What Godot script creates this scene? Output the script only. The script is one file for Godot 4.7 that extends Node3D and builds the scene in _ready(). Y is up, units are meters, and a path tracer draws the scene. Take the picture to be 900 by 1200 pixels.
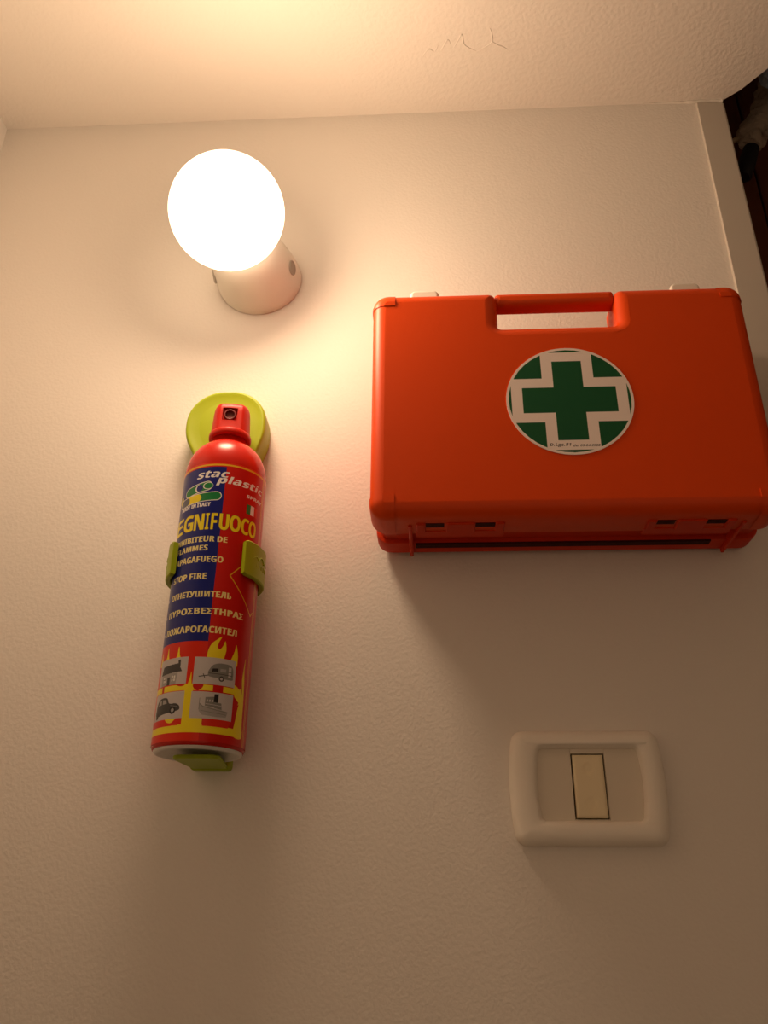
extends Node3D
# A lit globe lamp, a spray fire extinguisher in its wall bracket, an orange first aid case and a light switch on a plastered wall.
# x to the right along the wall, y up, z out of the wall; metres.

const CEILING_Y := 1.839
const CAN_X := -0.1625
const CAN_Z := 0.044
const CAN_R := 0.032
const BIG := [["S", -106.0, -90.0], ["P", -89.0, -73.5], ["E", -66.0, -45.0], ["G", -42.0, -24.8], ["N", -22.6, -8.4], ["I", -6.0, -1.6], ["F", 1.6, 9.2], ["U", 12.4, 24.9], ["O", 26.4, 41.0], ["C", 42.6, 54.6], ["O", 55.2, 69.3]]

var M := {}


# ------------------------------------------------------------------ geometry helpers
class Geo:
	var v := PackedVector3Array()
	var g := PackedInt32Array()
	var uv := PackedVector2Array()

	func tri(a: Vector3, b: Vector3, c: Vector3, group := 0, ua := Vector2.ZERO, ub := Vector2.ZERO, uc := Vector2.ZERO) -> void:
		v.append(a); v.append(b); v.append(c)
		uv.append(ua); uv.append(ub); uv.append(uc)
		g.append(group)

	func quad(a: Vector3, b: Vector3, c: Vector3, d: Vector3, group := 0) -> void:
		tri(a, b, c, group)
		tri(a, c, d, group)

	# joins rings of equal length; breaks lists the rings at which the edge is hard
	func loft(rings: Array, closed := true, breaks: Array = [], group := 0) -> void:
		var gr := group
		for i in rings.size() - 1:
			if breaks.has(i):
				gr += 1
			var a: PackedVector3Array = rings[i]
			var b: PackedVector3Array = rings[i + 1]
			var n := a.size()
			for k in (n if closed else n - 1):
				var j := (k + 1) % n
				quad(a[k], a[j], b[j], b[k], gr)

	# flat end whose outline may be concave, seen along z
	func cap(ring: PackedVector3Array, back: bool, group := 50) -> void:
		var flat := PackedVector2Array()
		for p in ring:
			flat.append(Vector2(p.x, p.y))
		var idx := Geometry2D.triangulate_polygon(flat)
		for i in range(0, idx.size(), 3):
			var a := ring[idx[i]]
			var b := ring[idx[i + 1]]
			var c := ring[idx[i + 2]]
			var ccw := (b - a).cross(c - a).z > 0.0
			if ccw == back:
				tri(a, c, b, group)
			else:
				tri(a, b, c, group)

	func fan(ring: PackedVector3Array, centre: Vector3, flip: bool, group := 50) -> void:
		for k in ring.size():
			var j := (k + 1) % ring.size()
			if flip:
				tri(ring[j], ring[k], centre, group)
			else:
				tri(ring[k], ring[j], centre, group)

	func box(lo: Vector3, hi: Vector3, ch := 0.0) -> void:
		# a box with chamfered edges, rings stacked along z
		var prof := [[lo.z, ch], [lo.z + ch, 0.0], [hi.z - ch, 0.0], [hi.z, ch]] if ch > 0.0 else [[lo.z, 0.0], [hi.z, 0.0]]
		var rings := []
		for q in prof:
			var i: float = q[1]
			var z: float = q[0]
			var x0 := lo.x + i
			var x1 := hi.x - i
			var y0 := lo.y + i
			var y1 := hi.y - i
			if ch > 0.0:
				rings.append(PackedVector3Array([Vector3(x0 + ch, y0, z), Vector3(x1 - ch, y0, z), Vector3(x1, y0 + ch, z), Vector3(x1, y1 - ch, z), Vector3(x1 - ch, y1, z), Vector3(x0 + ch, y1, z), Vector3(x0, y1 - ch, z), Vector3(x0, y0 + ch, z)]))
			else:
				rings.append(PackedVector3Array([Vector3(x0, y0, z), Vector3(x1, y0, z), Vector3(x1, y1, z), Vector3(x0, y1, z)]))
		for r in rings.size() - 1:
			var a: PackedVector3Array = rings[r]
			var b: PackedVector3Array = rings[r + 1]
			for k in a.size():
				var j := (k + 1) % a.size()
				quad(a[k], a[j], b[j], b[k], -1)
		cap(rings[0], true, -1)
		cap(rings[-1], false, -1)

	func lathe(profile: Array, n: int, axis := Vector3.ZERO, breaks: Array = []) -> void:
		var rings := []
		for p in profile:
			var ring := PackedVector3Array()
			for k in n:
				var a := TAU * k / n
				ring.append(axis + Vector3(sin(a) * p[0], p[1], cos(a) * p[0]))
			rings.append(ring)
		loft(rings, true, breaks)

	func tube(path: PackedVector3Array, radii, n := 10, ends := true) -> void:
		var rings := []
		var up := Vector3(0.123, 0.9, 0.31).normalized()
		for i in path.size():
			var d := (path[mini(i + 1, path.size() - 1)] - path[maxi(i - 1, 0)]).normalized()
			var s := d.cross(up).normalized()
			up = s.cross(d).normalized()
			var r: float = radii[i] if radii is Array else radii
			var ring := PackedVector3Array()
			for k in n:
				var a := TAU * k / n
				ring.append(path[i] + (s * cos(a) + up * sin(a)) * r)
			rings.append(ring)
		loft(rings)
		if ends:
			fan(rings[0], path[0], true, 60)
			fan(rings[-1], path[-1], false, 61)

	# turns the faces outward (a closed shape only)
	func mesh(material: Material, closed := true, flip := false, xf := Transform3D()) -> ArrayMesh:
		var vol := 0.0
		for i in range(0, v.size(), 3):
			vol += v[i].dot(v[i + 1].cross(v[i + 2]))
		var turn := (vol > 0.0) if closed else flip
		var st := SurfaceTool.new()
		st.begin(Mesh.PRIMITIVE_TRIANGLES)
		for t in g.size():
			st.set_smooth_group(g[t] if g[t] >= 0 else 0xFFFFFFFF)
			for k in ([0, 2, 1] if turn else [0, 1, 2]):
				st.set_uv(uv[t * 3 + k])
				st.add_vertex(xf * v[t * 3 + k])
		st.generate_normals()
		st.set_material(material)
		return st.commit()


# outline of a polygon (counter-clockwise) with rounded corners, moved inward by inset; corners: [Vector2, radius]
func outline(corners: Array, inset: float, segs := 6) -> PackedVector2Array:
	var res := PackedVector2Array()
	var n := corners.size()
	for i in n:
		var p: Vector2 = corners[i][0]
		var a: Vector2 = corners[(i + n - 1) % n][0]
		var b: Vector2 = corners[(i + 1) % n][0]
		var d1 := (p - a).normalized()
		var d2 := (b - p).normalized()
		var n1 := Vector2(-d1.y, d1.x)
		var n2 := Vector2(-d2.y, d2.x)
		var q := p + (n1 + n2) / (1.0 + n1.dot(n2)) * inset
		var turn := d1.angle_to(d2)
		var r0: float = corners[i][1]
		var r := maxf(r0 - inset, 0.0003) if turn > 0 else r0 + inset
		var t := r * tan(absf(turn) / 2.0)
		var s := q - d1 * t
		var c := s + n1 * r * signf(turn)
		for k in segs + 1:
			res.append(c + (s - c).rotated(turn * k / segs))
	return res


func lift(flat: PackedVector2Array, z: float) -> PackedVector3Array:
	var r := PackedVector3Array()
	for p in flat:
		r.append(Vector3(p.x, p.y, z))
	return r


# a closed slab: profile is a list of [z, inset]
func slab(g: Geo, corners: Array, profile: Array, segs := 6, breaks: Array = []) -> void:
	var rings := []
	for p in profile:
		rings.append(lift(outline(corners, p[1], segs), p[0]))
	g.loft(rings, true, breaks)
	g.cap(rings[0], true, 70)
	g.cap(rings[-1], false, 71)


func rect(x0: float, y0: float, x1: float, y1: float, r: float) -> Array:
	return [[Vector2(x0, y0), r], [Vector2(x1, y0), r], [Vector2(x1, y1), r], [Vector2(x0, y1), r]]


func rounding(z0: float, z1: float, r0: float, r1: float, steps := 5) -> Array:
	# profile from a back edge at z0 (rounded by r0) to a front edge at z1 (rounded by r1)
	var p := []
	if r0 > 0.0:
		for k in steps:
			var a := PI / 2 * k / steps
			p.append([z0 + r0 * (1.0 - cos(a)), r0 * (1.0 - sin(a))])
		p.append([z0 + r0, 0.0])
	else:
		p.append([z0, 0.0])
	if r1 > 0.0:
		for k in steps + 1:
			var a := PI / 2 * k / steps
			p.append([z1 - r1 * (1.0 - sin(a)), r1 * (1.0 - cos(a))])
	else:
		p.append([z1, 0.0])
	return p


# ------------------------------------------------------------------ scene-tree helpers
func thing(called: String, label: String, category: String, at := Vector3.ZERO) -> Node3D:
	var o := Node3D.new()
	o.name = called
	o.position = at
	o.set_meta("label", label)
	o.set_meta("category", category)
	add_child(o, true)
	return o


func part(called: String, m: Mesh, parent: Node3D, label := "") -> MeshInstance3D:
	var o := MeshInstance3D.new()
	o.name = called
	o.mesh = m
	var base := Vector3.ZERO
	var p: Node = parent
	while p != self:
		base += (p as Node3D).position
		p = p.get_parent()
	o.position = -base            # shapes are drawn in world coordinates
	parent.add_child(o, true)
	if label:
		o.set_meta("label", label)
	return o


func struct(called: String, m: Mesh, label: String, category: String) -> MeshInstance3D:
	var o := MeshInstance3D.new()
	o.name = called
	o.mesh = m
	o.set_meta("kind", "structure")
	o.set_meta("label", label)
	o.set_meta("category", category)
	add_child(o, true)
	return o


func boxmesh(lo: Vector3, hi: Vector3, m: Material, ch := 0.0) -> ArrayMesh:
	var g := Geo.new()
	g.box(lo, hi, ch)
	return g.mesh(m)


func lin(r: float, g: float, b: float) -> Color:
	return Color(r, g, b).linear_to_srgb()


func mat(c: Color, rough := 0.5, spec := 0.5) -> StandardMaterial3D:
	var m := StandardMaterial3D.new()
	m.albedo_color = c
	m.roughness = rough
	m.metallic_specular = spec
	return m


func noise_tex(size: int, freq: float, octaves: int, sd: int, kind := FastNoiseLite.TYPE_SIMPLEX_SMOOTH) -> NoiseTexture2D:
	var n := FastNoiseLite.new()
	n.noise_type = kind
	n.frequency = freq
	n.fractal_octaves = octaves
	n.seed = sd
	var t := NoiseTexture2D.new()
	t.width = size
	t.height = size
	t.seamless = true
	t.noise = n
	return t


func plaster(c: Color, depth: float, sd: int, freq := 0.02) -> StandardMaterial3D:
	var m := mat(c, 0.75, 0.35)
	m.heightmap_enabled = true
	m.heightmap_texture = noise_tex(1024, freq, 4, sd)
	m.heightmap_scale = depth
	m.uv1_triplanar = true
	m.uv1_world_triplanar = true
	m.uv1_scale = Vector3.ONE * 3.6
	return m


# ------------------------------------------------------------------ painter for flat print
class Painter:
	var im: Image
	var w: int
	var h: int

	func _init(width: int, height: int, ground: Color) -> void:
		w = width
		h = height
		im = Image.create_empty(w, h, false, Image.FORMAT_RGB8)
		im.fill(ground)

	func rect(a: Vector2, b: Vector2, c: Color) -> void:
		im.fill_rect(Rect2i(Vector2i(a.min(b)), Vector2i((a - b).abs().max(Vector2.ONE))), c)

	func tri(a: Vector2, b: Vector2, c: Vector2, col: Color) -> void:
		var y0 := clampi(floori(minf(a.y, minf(b.y, c.y))), 0, h - 1)
		var y1 := clampi(ceili(maxf(a.y, maxf(b.y, c.y))), 0, h - 1)
		for y in range(y0, y1 + 1):
			var yy := y + 0.5
			var lo := INF
			var hi := -INF
			for e in [[a, b], [b, c], [c, a]]:
				var p: Vector2 = e[0]
				var q: Vector2 = e[1]
				if (p.y <= yy) != (q.y <= yy):
					var x := p.x + (yy - p.y) / (q.y - p.y) * (q.x - p.x)
					lo = minf(lo, x)
					hi = maxf(hi, x)
			if hi >= lo:
				var x0 := clampi(roundi(lo), 0, w)
				var x1 := clampi(roundi(hi), 0, w)
				if x1 > x0:
					im.fill_rect(Rect2i(x0, y, x1 - x0, 1), col)

	func poly(pts: PackedVector2Array, col: Color) -> void:
		var idx := Geometry2D.triangulate_polygon(pts)
		for i in range(0, idx.size(), 3):
			tri(pts[idx[i]], pts[idx[i + 1]], pts[idx[i + 2]], col)

	func ellipse(c: Vector2, r: Vector2, col: Color, turn := 0.0) -> void:
		var pts := PackedVector2Array()
		for k in 40:
			var a := TAU * k / 40
			pts.append(c + (Vector2(cos(a), sin(a)) * r).rotated(turn))
		poly(pts, col)

	func line(pts: PackedVector2Array, width: float, col: Color) -> void:
		for i in pts.size() - 1:
			var d := (pts[i + 1] - pts[i]).normalized()
			var s := Vector2(-d.y, d.x) * width / 2
			var e := d * width * 0.3
			poly(PackedVector2Array([pts[i] + s - e, pts[i + 1] + s + e, pts[i + 1] - s + e, pts[i] - s - e]), col)

	# lettering that fills the box from a (left, top of the tallest glyph) to b (right, lowest point)
	func text(s: String, a: Vector2, b: Vector2, col: Color, weight := 700, slant := 0.0) -> void:
		var f := SystemFont.new()
		f.font_names = PackedStringArray(["Droid Sans"])
		f.font_weight = weight
		var t := TextMesh.new()
		t.font = f
		t.text = s
		t.font_size = 64
		t.pixel_size = 0.01
		t.depth = 0.0
		t.curve_step = 1.0
		var arr := t.get_mesh_arrays()
		var v: PackedVector3Array = arr[Mesh.ARRAY_VERTEX]
		var idx: PackedInt32Array = arr[Mesh.ARRAY_INDEX]
		var lo := Vector2(INF, INF)
		var hi := -lo
		var flat := PackedVector2Array()
		for p in v:
			var q := Vector2(p.x + p.y * slant, -p.y)
			flat.append(q)
			lo = lo.min(q)
			hi = hi.max(q)
		var k := (b - a) / (hi - lo)
		for i in flat.size():
			flat[i] = a + (flat[i] - lo) * k
		for i in range(0, idx.size(), 3):
			tri(flat[idx[i]], flat[idx[i + 1]], flat[idx[i + 2]], col)

	func texture() -> ImageTexture:
		return ImageTexture.create_from_image(im)


func smooth(pts: Array, steps := 6) -> PackedVector2Array:
	# closed curve through the points
	var r := PackedVector2Array()
	var n := pts.size()
	for i in n:
		var p0: Vector2 = pts[(i + n - 1) % n]
		var p1: Vector2 = pts[i]
		var p2: Vector2 = pts[(i + 1) % n]
		var p3: Vector2 = pts[(i + 2) % n]
		for k in steps:
			r.append(p1.cubic_interpolate(p2, p0, p3, float(k) / steps))
	return r


# ------------------------------------------------------------------ the scene
func _ready() -> void:
	# camera: 1.05 m up, 0.64 m from the wall, tilted upward
	var cam := Camera3D.new()
	cam.name = "camera"
	cam.keep_aspect = Camera3D.KEEP_HEIGHT
	cam.fov = rad_to_deg(2.0 * atan(0.6))
	cam.near = 0.01
	cam.far = 30.0
	cam.position = Vector3(0, 1.05, 0.64)
	cam.rotation_order = EULER_ORDER_YXZ
	cam.rotation = Vector3(deg_to_rad(25.9065), deg_to_rad(3.3881), deg_to_rad(0.6084))
	add_child(cam)
	cam.current = true

	var env := Environment.new()
	env.background_mode = Environment.BG_COLOR
	env.background_color = lin(0.48, 0.325, 0.205)
	env.tonemap_mode = Environment.TONE_MAPPER_LINEAR
	env.tonemap_exposure = 1.0
	env.sdfgi_enabled = true
	env.ssao_enabled = true
	env.ssil_enabled = true
	var we := WorldEnvironment.new()
	we.name = "environment"
	we.environment = env
	add_child(we)

	materials()
	room()
	lamp()
	bracket()
	extinguisher()
	case()
	switch()
	recess_things()


func materials() -> void:
	M.wall = plaster(lin(0.80, 0.755, 0.70), 0.020, 3, 0.065)
	M.ceiling = plaster(lin(0.80, 0.74, 0.67), 0.032, 11, 0.045)
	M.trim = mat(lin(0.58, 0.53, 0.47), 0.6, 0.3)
	M.floor = mat(lin(0.12, 0.07, 0.04), 0.5)
	M.dark_wood = mat(lin(0.16, 0.050, 0.022), 0.5, 0.4)
	var grain := noise_tex(512, 0.01, 3, 21)
	M.dark_wood.heightmap_enabled = true
	M.dark_wood.heightmap_texture = grain
	M.dark_wood.heightmap_scale = 0.05
	M.dark_wood.uv1_triplanar = true
	M.dark_wood.uv1_scale = Vector3(14, 0.9, 14)
	M.white = mat(lin(0.78, 0.74, 0.66), 0.38)
	M.grey = mat(lin(0.36, 0.32, 0.27), 0.5)
	M.globe = mat(Color(1, 0.97, 0.92), 0.35)
	M.globe.emission_enabled = true
	M.globe.emission = lin(1.0, 0.76, 0.52)
	M.globe.emission_energy_multiplier = 3.4
	M.lime = mat(lin(0.33, 0.42, 0.006), 0.45, 0.4)
	M.red = mat(lin(0.50, 0.011, 0.003), 0.24, 0.38)
	M.cap_red = mat(lin(0.46, 0.013, 0.004), 0.36, 0.28)
	M.dark = mat(lin(0.05, 0.008, 0.004), 0.6, 0.2)
	M.nozzle = mat(lin(0.16, 0.008, 0.006), 0.4)
	M.orange = mat(lin(0.72, 0.062, 0.001), 0.42, 0.32)
	M.orange.heightmap_enabled = true
	M.orange.heightmap_texture = noise_tex(512, 0.05, 3, 31)
	M.orange.heightmap_scale = 0.004
	M.orange.uv1_triplanar = true
	M.orange.uv1_scale = Vector3.ONE * 12.0
	M.orange_base = mat(lin(0.62, 0.035, 0.001), 0.45, 0.3)
	M.cream = mat(lin(0.90, 0.85, 0.76), 0.45)
	M.cover = mat(lin(0.74, 0.67, 0.56), 0.5)
	M.rocker = mat(lin(0.85, 0.74, 0.50), 0.45)
	M.black = mat(lin(0.008, 0.007, 0.007), 0.6)
	M.fabric = mat(lin(0.62, 0.53, 0.43), 0.95, 0.2)
	M.fabric.heightmap_enabled = true
	M.fabric.heightmap_texture = noise_tex(512, 0.04, 4, 41)
	M.fabric.heightmap_scale = 0.3
	M.fabric.uv1_triplanar = true
	M.fabric.uv1_scale = Vector3.ONE * 6.0
	M.blue_cloth = mat(lin(0.60, 0.76, 0.95), 0.9)
	M.brass = mat(lin(0.60, 0.48, 0.30), 0.45)
	M.bare = mat(lin(0.72, 0.70, 0.66), 0.35)


func room() -> void:
	struct("wall_back", boxmesh(Vector3(-0.58, 0, -0.34), Vector3(0.3155, 2.75, 0), M.wall), "white plastered wall that carries the lamp, case and extinguisher", "wall")
	struct("wall_left", boxmesh(Vector3(-0.58, 0, 0.0), Vector3(-0.4600, 2.75, 2.0), M.wall), "white plastered side wall in the corner at the left edge", "wall")
	var front := Geo.new()      # with a wide doorway to the lit room behind the camera
	front.box(Vector3(-0.58, 0, 1.9), Vector3(-0.30, 2.75, 2.0))
	front.box(Vector3(1.10, 0, 1.9), Vector3(1.75, 2.75, 2.0))
	front.box(Vector3(-0.30, 1.80, 1.9), Vector3(1.10, 2.75, 2.0))
	struct("wall_front", front.mesh(M.wall), "white plastered wall with a wide doorway, opposite the lamp", "wall")
	struct("wall_right", boxmesh(Vector3(1.63, 0, -0.34), Vector3(1.75, 2.75, 2.0), M.wall), "white plastered wall at the far right end of the room", "wall")
	var far := struct("wall_far", boxmesh(Vector3(0.3155, 0, -0.46), Vector3(1.75, 2.75, -0.34), M.dark_wood), "dark brown wooden wall in the shadow beyond the pale trim", "wall")
	for k in 7:      # dark boards in front of it, with joints between
		var x0 := 0.3165 + k * 0.187
		part("board", boxmesh(Vector3(x0, 0.0, -0.34), Vector3(x0 + 0.184, 2.75, -0.328), M.dark_wood, 0.002), far)
	struct("floor", boxmesh(Vector3(-0.58, -0.1, -0.46), Vector3(1.75, 0, 2.0), M.floor), "brown wooden floor", "floor")

	# the low ceiling ends on a slanting edge that runs out from the corner of the wall
	var g := Geo.new()
	var poly := PackedVector2Array([Vector2(-0.46, 0.0), Vector2(0.3155, 0.0), Vector2(0.331, 0.0125), Vector2(0.3507, 0.0364), Vector2(0.40, 0.097), Vector2(1.63, 1.60), Vector2(1.63, 2.0), Vector2(-0.46, 2.0)])
	var low := PackedVector3Array()
	var high := PackedVector3Array()
	for p in poly:
		low.append(Vector3(p.x, CEILING_Y, p.y))
		high.append(Vector3(p.x, CEILING_Y + 0.09, p.y))
	for k in poly.size():
		var j := (k + 1) % poly.size()
		g.quad(low[k], low[j], high[j], high[k], -1)
	var idx := Geometry2D.triangulate_polygon(poly)
	for i in range(0, idx.size(), 3):
		g.tri(low[idx[i]], low[idx[i + 2]], low[idx[i + 1]], -1)
		g.tri(high[idx[i]], high[idx[i + 1]], high[idx[i + 2]], -1)
	var ceil := struct("ceiling", g.mesh(M.ceiling), "low white plastered ceiling above the globe lamp, cut off on a slant at right", "ceiling")
	struct("ceiling_upper", boxmesh(Vector3(-0.58, 2.75, -0.46), Vector3(1.75, 2.85, 2.0), M.ceiling), "upper ceiling over the dark space", "ceiling")

	# dried runs of paint on the ceiling
	var runs := [
		[Vector2(0.0, 0.066), Vector2(0.006, 0.074), Vector2(0.012, 0.071), Vector2(0.016, 0.079)],
		[Vector2(0.019, 0.072), Vector2(0.025, 0.083), Vector2(0.028, 0.077)],
		[Vector2(0.031, 0.074), Vector2(0.036, 0.083), Vector2(0.039, 0.088), Vector2(0.041, 0.078), Vector2(0.047, 0.073), Vector2(0.055, 0.069)],
		[Vector2(0.055, 0.069), Vector2(0.063, 0.074), Vector2(0.069, 0.079), Vector2(0.068, 0.088), Vector2(0.0655, 0.094)],
		[Vector2(0.069, 0.079), Vector2(0.075, 0.075), Vector2(0.080, 0.073), Vector2(0.086, 0.069)],
	]
	for r in runs:
		var path := PackedVector3Array()
		var n: int = r.size()
		for i in n - 1:
			for k in 4:
				var a: Vector2 = r[i]
				var b: Vector2 = r[i + 1]
				var q := a.cubic_interpolate(b, r[maxi(i - 1, 0)], r[mini(i + 2, n - 1)], k / 4.0)
				path.append(Vector3(q.x, CEILING_Y, q.y))
		var radii := []
		for k in path.size():
			radii.append(0.0003 + 0.0004 * sin(PI * (k + 0.5) / path.size()))
		var t := Geo.new()
		t.tube(path, radii, 8)
		part("paint_run", t.mesh(M.ceiling), ceil)

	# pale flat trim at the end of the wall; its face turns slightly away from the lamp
	var tg := Geo.new()
	var ring0 := PackedVector3Array()
	var ring1 := PackedVector3Array()
	for p in [Vector2(0.2876, 0.0), Vector2(0.2876, 0.0024), Vector2(0.2881, 0.0030), Vector2(0.3149, 0.0012), Vector2(0.3165, 0.0004), Vector2(0.3165, -0.30), Vector2(0.3155, -0.30), Vector2(0.3155, 0.0)]:
		ring0.append(Vector3(p.x, 0.0, p.y))
		ring1.append(Vector3(p.x, 1.8345, p.y))
	for k in ring0.size():
		var j := (k + 1) % ring0.size()
		tg.quad(ring0[k], ring0[j], ring1[j], ring1[k], -1)
	var flat := PackedVector2Array()
	for p in ring0:
		flat.append(Vector2(p.x, p.z))
	var ti := Geometry2D.triangulate_polygon(flat)
	for i in range(0, ti.size(), 3):
		tg.tri(ring0[ti[i]], ring0[ti[i + 2]], ring0[ti[i + 1]], -1)
		tg.tri(ring1[ti[i]], ring1[ti[i + 1]], ring1[ti[i + 2]], -1)
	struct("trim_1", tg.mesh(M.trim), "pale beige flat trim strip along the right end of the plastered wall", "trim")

	# bead of filler in the joint between wall and ceiling near the trim
	var bead := Geo.new()
	var bp := PackedVector3Array()
	var br := []
	var nz := FastNoiseLite.new()
	nz.seed = 5
	nz.frequency = 90.0
	for k in 40:
		var x := 0.2325 + k * 0.00213
		bp.append(Vector3(x, CEILING_Y - 0.0004, 0.0004))
		br.append((0.0006 + 0.0016 * smoothstep(0.0, 30.0, k)) * (1.0 + 0.7 * nz.get_noise_1d(x)))
	bead.tube(bp, br, 8)
	part("filler_bead", bead.mesh(M.ceiling), ceil)


func lamp() -> void:
	var at := Vector3(-0.160, 1.612, 0.0)
	var c := Vector3(-0.1703, 1.6029, 0.100)     # centre of the globe
	var R := 0.0494
	var look := Vector3(0.23, -0.27, 0.94).normalized()       # where the opal face of the globe points
	var o := thing("globe_lamp", "lit white globe lamp on a tapered white base under the ceiling", "lamp", at)
	# base: a tapered foot, wide on the wall, narrowing to the socket that holds the globe
	var g := Geo.new()
	var rings := []
	var foot := Vector3(-0.160, 1.6117, 0.0)
	var top := Vector3(-0.1675, 1.6080, 0.066)
	for q in [[0.0, 0.0392], [0.0006, 0.0400], [0.004, 0.0402], [0.010, 0.0398], [0.020, 0.0384], [0.032, 0.0360], [0.044, 0.0322], [0.052, 0.0280], [0.057, 0.0235], [0.060, 0.0205], [0.066, 0.0180]]:
		var z: float = q[0]
		var ctr := foot.lerp(top, z / 0.066)
		ctr.z = z
		var ring := PackedVector3Array()
		for k in 64:
			var a := TAU * k / 64
			ring.append(ctr + Vector3(cos(a), sin(a), 0) * float(q[1]))
		rings.append(ring)
	g.loft(rings, true, [1])
	g.fan(rings[0], foot, true)
	g.fan(rings[-1], top, false)
	part("base", g.mesh(M.white), o)
	# two round grey screw caps in the sides of the base
	for s in [[-0.10, 0.024], [PI + 0.30, 0.024]]:
		var az: float = s[0]
		var z: float = s[1]
		var ctr := foot.lerp(top, z / 0.066)
		ctr.z = z
		var out := Vector3(cos(az), sin(az), 0.22).normalized()
		var p := ctr + Vector3(cos(az), sin(az), 0) * (0.0381 - 0.0004 * absf(sin(az)))
		var x := out.cross(Vector3.UP).normalized()
		var xf := Transform3D(Basis(x, out, x.cross(out)), p - out * 0.0022)
		var sg := Geo.new()
		sg.lathe([[0.0, 0.0], [0.0068, 0.0], [0.0068, 0.0022], [0.0064, 0.0025], [0.0058, 0.0022], [0.0, 0.0022]], 28, Vector3.ZERO, [1, 3, 4])
		part("screw_cap", sg.mesh(M.grey, true, false, xf), o, "grey round screw cap in the base")
	# globe: a whole ball of opal glass; inside it a white reflector bowl behind the light source
	var b := Basis.looking_at(-look, Vector3.UP)        # +z of b points along look
	var split := deg_to_rad(90.0)
	var xb := Transform3D(b * Basis(Vector3.RIGHT, PI / 2), c)        # y of the lathe along look
	var ball := []
	for k in 41:
		var a := PI * k / 40
		ball.append([R * sin(a), R * cos(a)])
	var dg := Geo.new()
	dg.lathe(ball, 72)
	part("globe", dg.mesh(M.globe, true, false, xb), o, "glowing white opal globe")
	var bowl := []
	for k in 20:
		var a := split + (PI - split) * k / 19
		bowl.append([(R - 0.0015) * sin(a), (R - 0.0015) * cos(a)])
	for k in 20:
		var a := PI - (PI - split) * k / 19
		bowl.append([(R - 0.0025) * sin(a), (R - 0.0025) * cos(a)])
	bowl.append([(R - 0.0015) * sin(split), (R - 0.0015) * cos(split)])
	var sh := Geo.new()
	sh.lathe(bowl, 72, Vector3.ZERO, [19, 20, 39])
	part("reflector_bowl", sh.mesh(M.white, true, false, xb), o)
	var l := OmniLight3D.new()
	l.name = "globe_light"
	l.position = c + look * 0.003 - at
	l.light_color = lin(1.0, 0.70, 0.455)
	l.light_energy = 0.16
	l.light_size = 0.045
	l.omni_range = 8.0
	l.omni_attenuation = 2.0
	l.shadow_enabled = true
	o.add_child(l)


func arc_band(az0: float, az1: float, r0: float, r1: float, y0: float, y1: float, flare := 0.0, n := 28) -> Geo:
	# a curved strip round the can with bevelled edges; azimuths in degrees from +z towards +x
	var g := Geo.new()
	var rings := []
	for k in n + 1:
		var t := float(k) / n
		var a := deg_to_rad(lerpf(az0, az1, t))
		var e := minf(t, 1.0 - t) * n
		var f := flare * maxf(0.0, 1.0 - t * 4.0)
		var ch := 0.0008
		var grow := 0.0012 if (k == 0 or k == n) else 0.0
		var ring := PackedVector3Array()
		for q in [[r0, y0 + ch], [r0 + ch, y0], [r1 - ch, y0], [r1, y0 + ch], [r1, y1 - ch], [r1 - ch, y1], [r0 + ch, y1], [r0, y1 - ch]]:
			var r: float = q[0] + f
			var y: float = q[1]
			y = lerpf(y, (y0 + y1) / 2, grow / (y1 - y0) * 2)
			ring.append(Vector3(CAN_X + sin(a) * r, y, CAN_Z + cos(a) * r))
		rings.append(ring)
	for i in rings.size() - 1:
		var a: PackedVector3Array = rings[i]
		var b: PackedVector3Array = rings[i + 1]
		for k in 8:
			var j := (k + 1) % 8
			g.quad(a[k], a[j], b[j], b[k], k)
	var c0 := Vector3.ZERO
	var c1 := Vector3.ZERO
	for p in rings[0]:
		c0 += p / 8.0
	for p in rings[-1]:
		c1 += p / 8.0
	g.fan(rings[0], c0, true, 20)
	g.fan(rings[-1], c1, false, 21)
	return g


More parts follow.
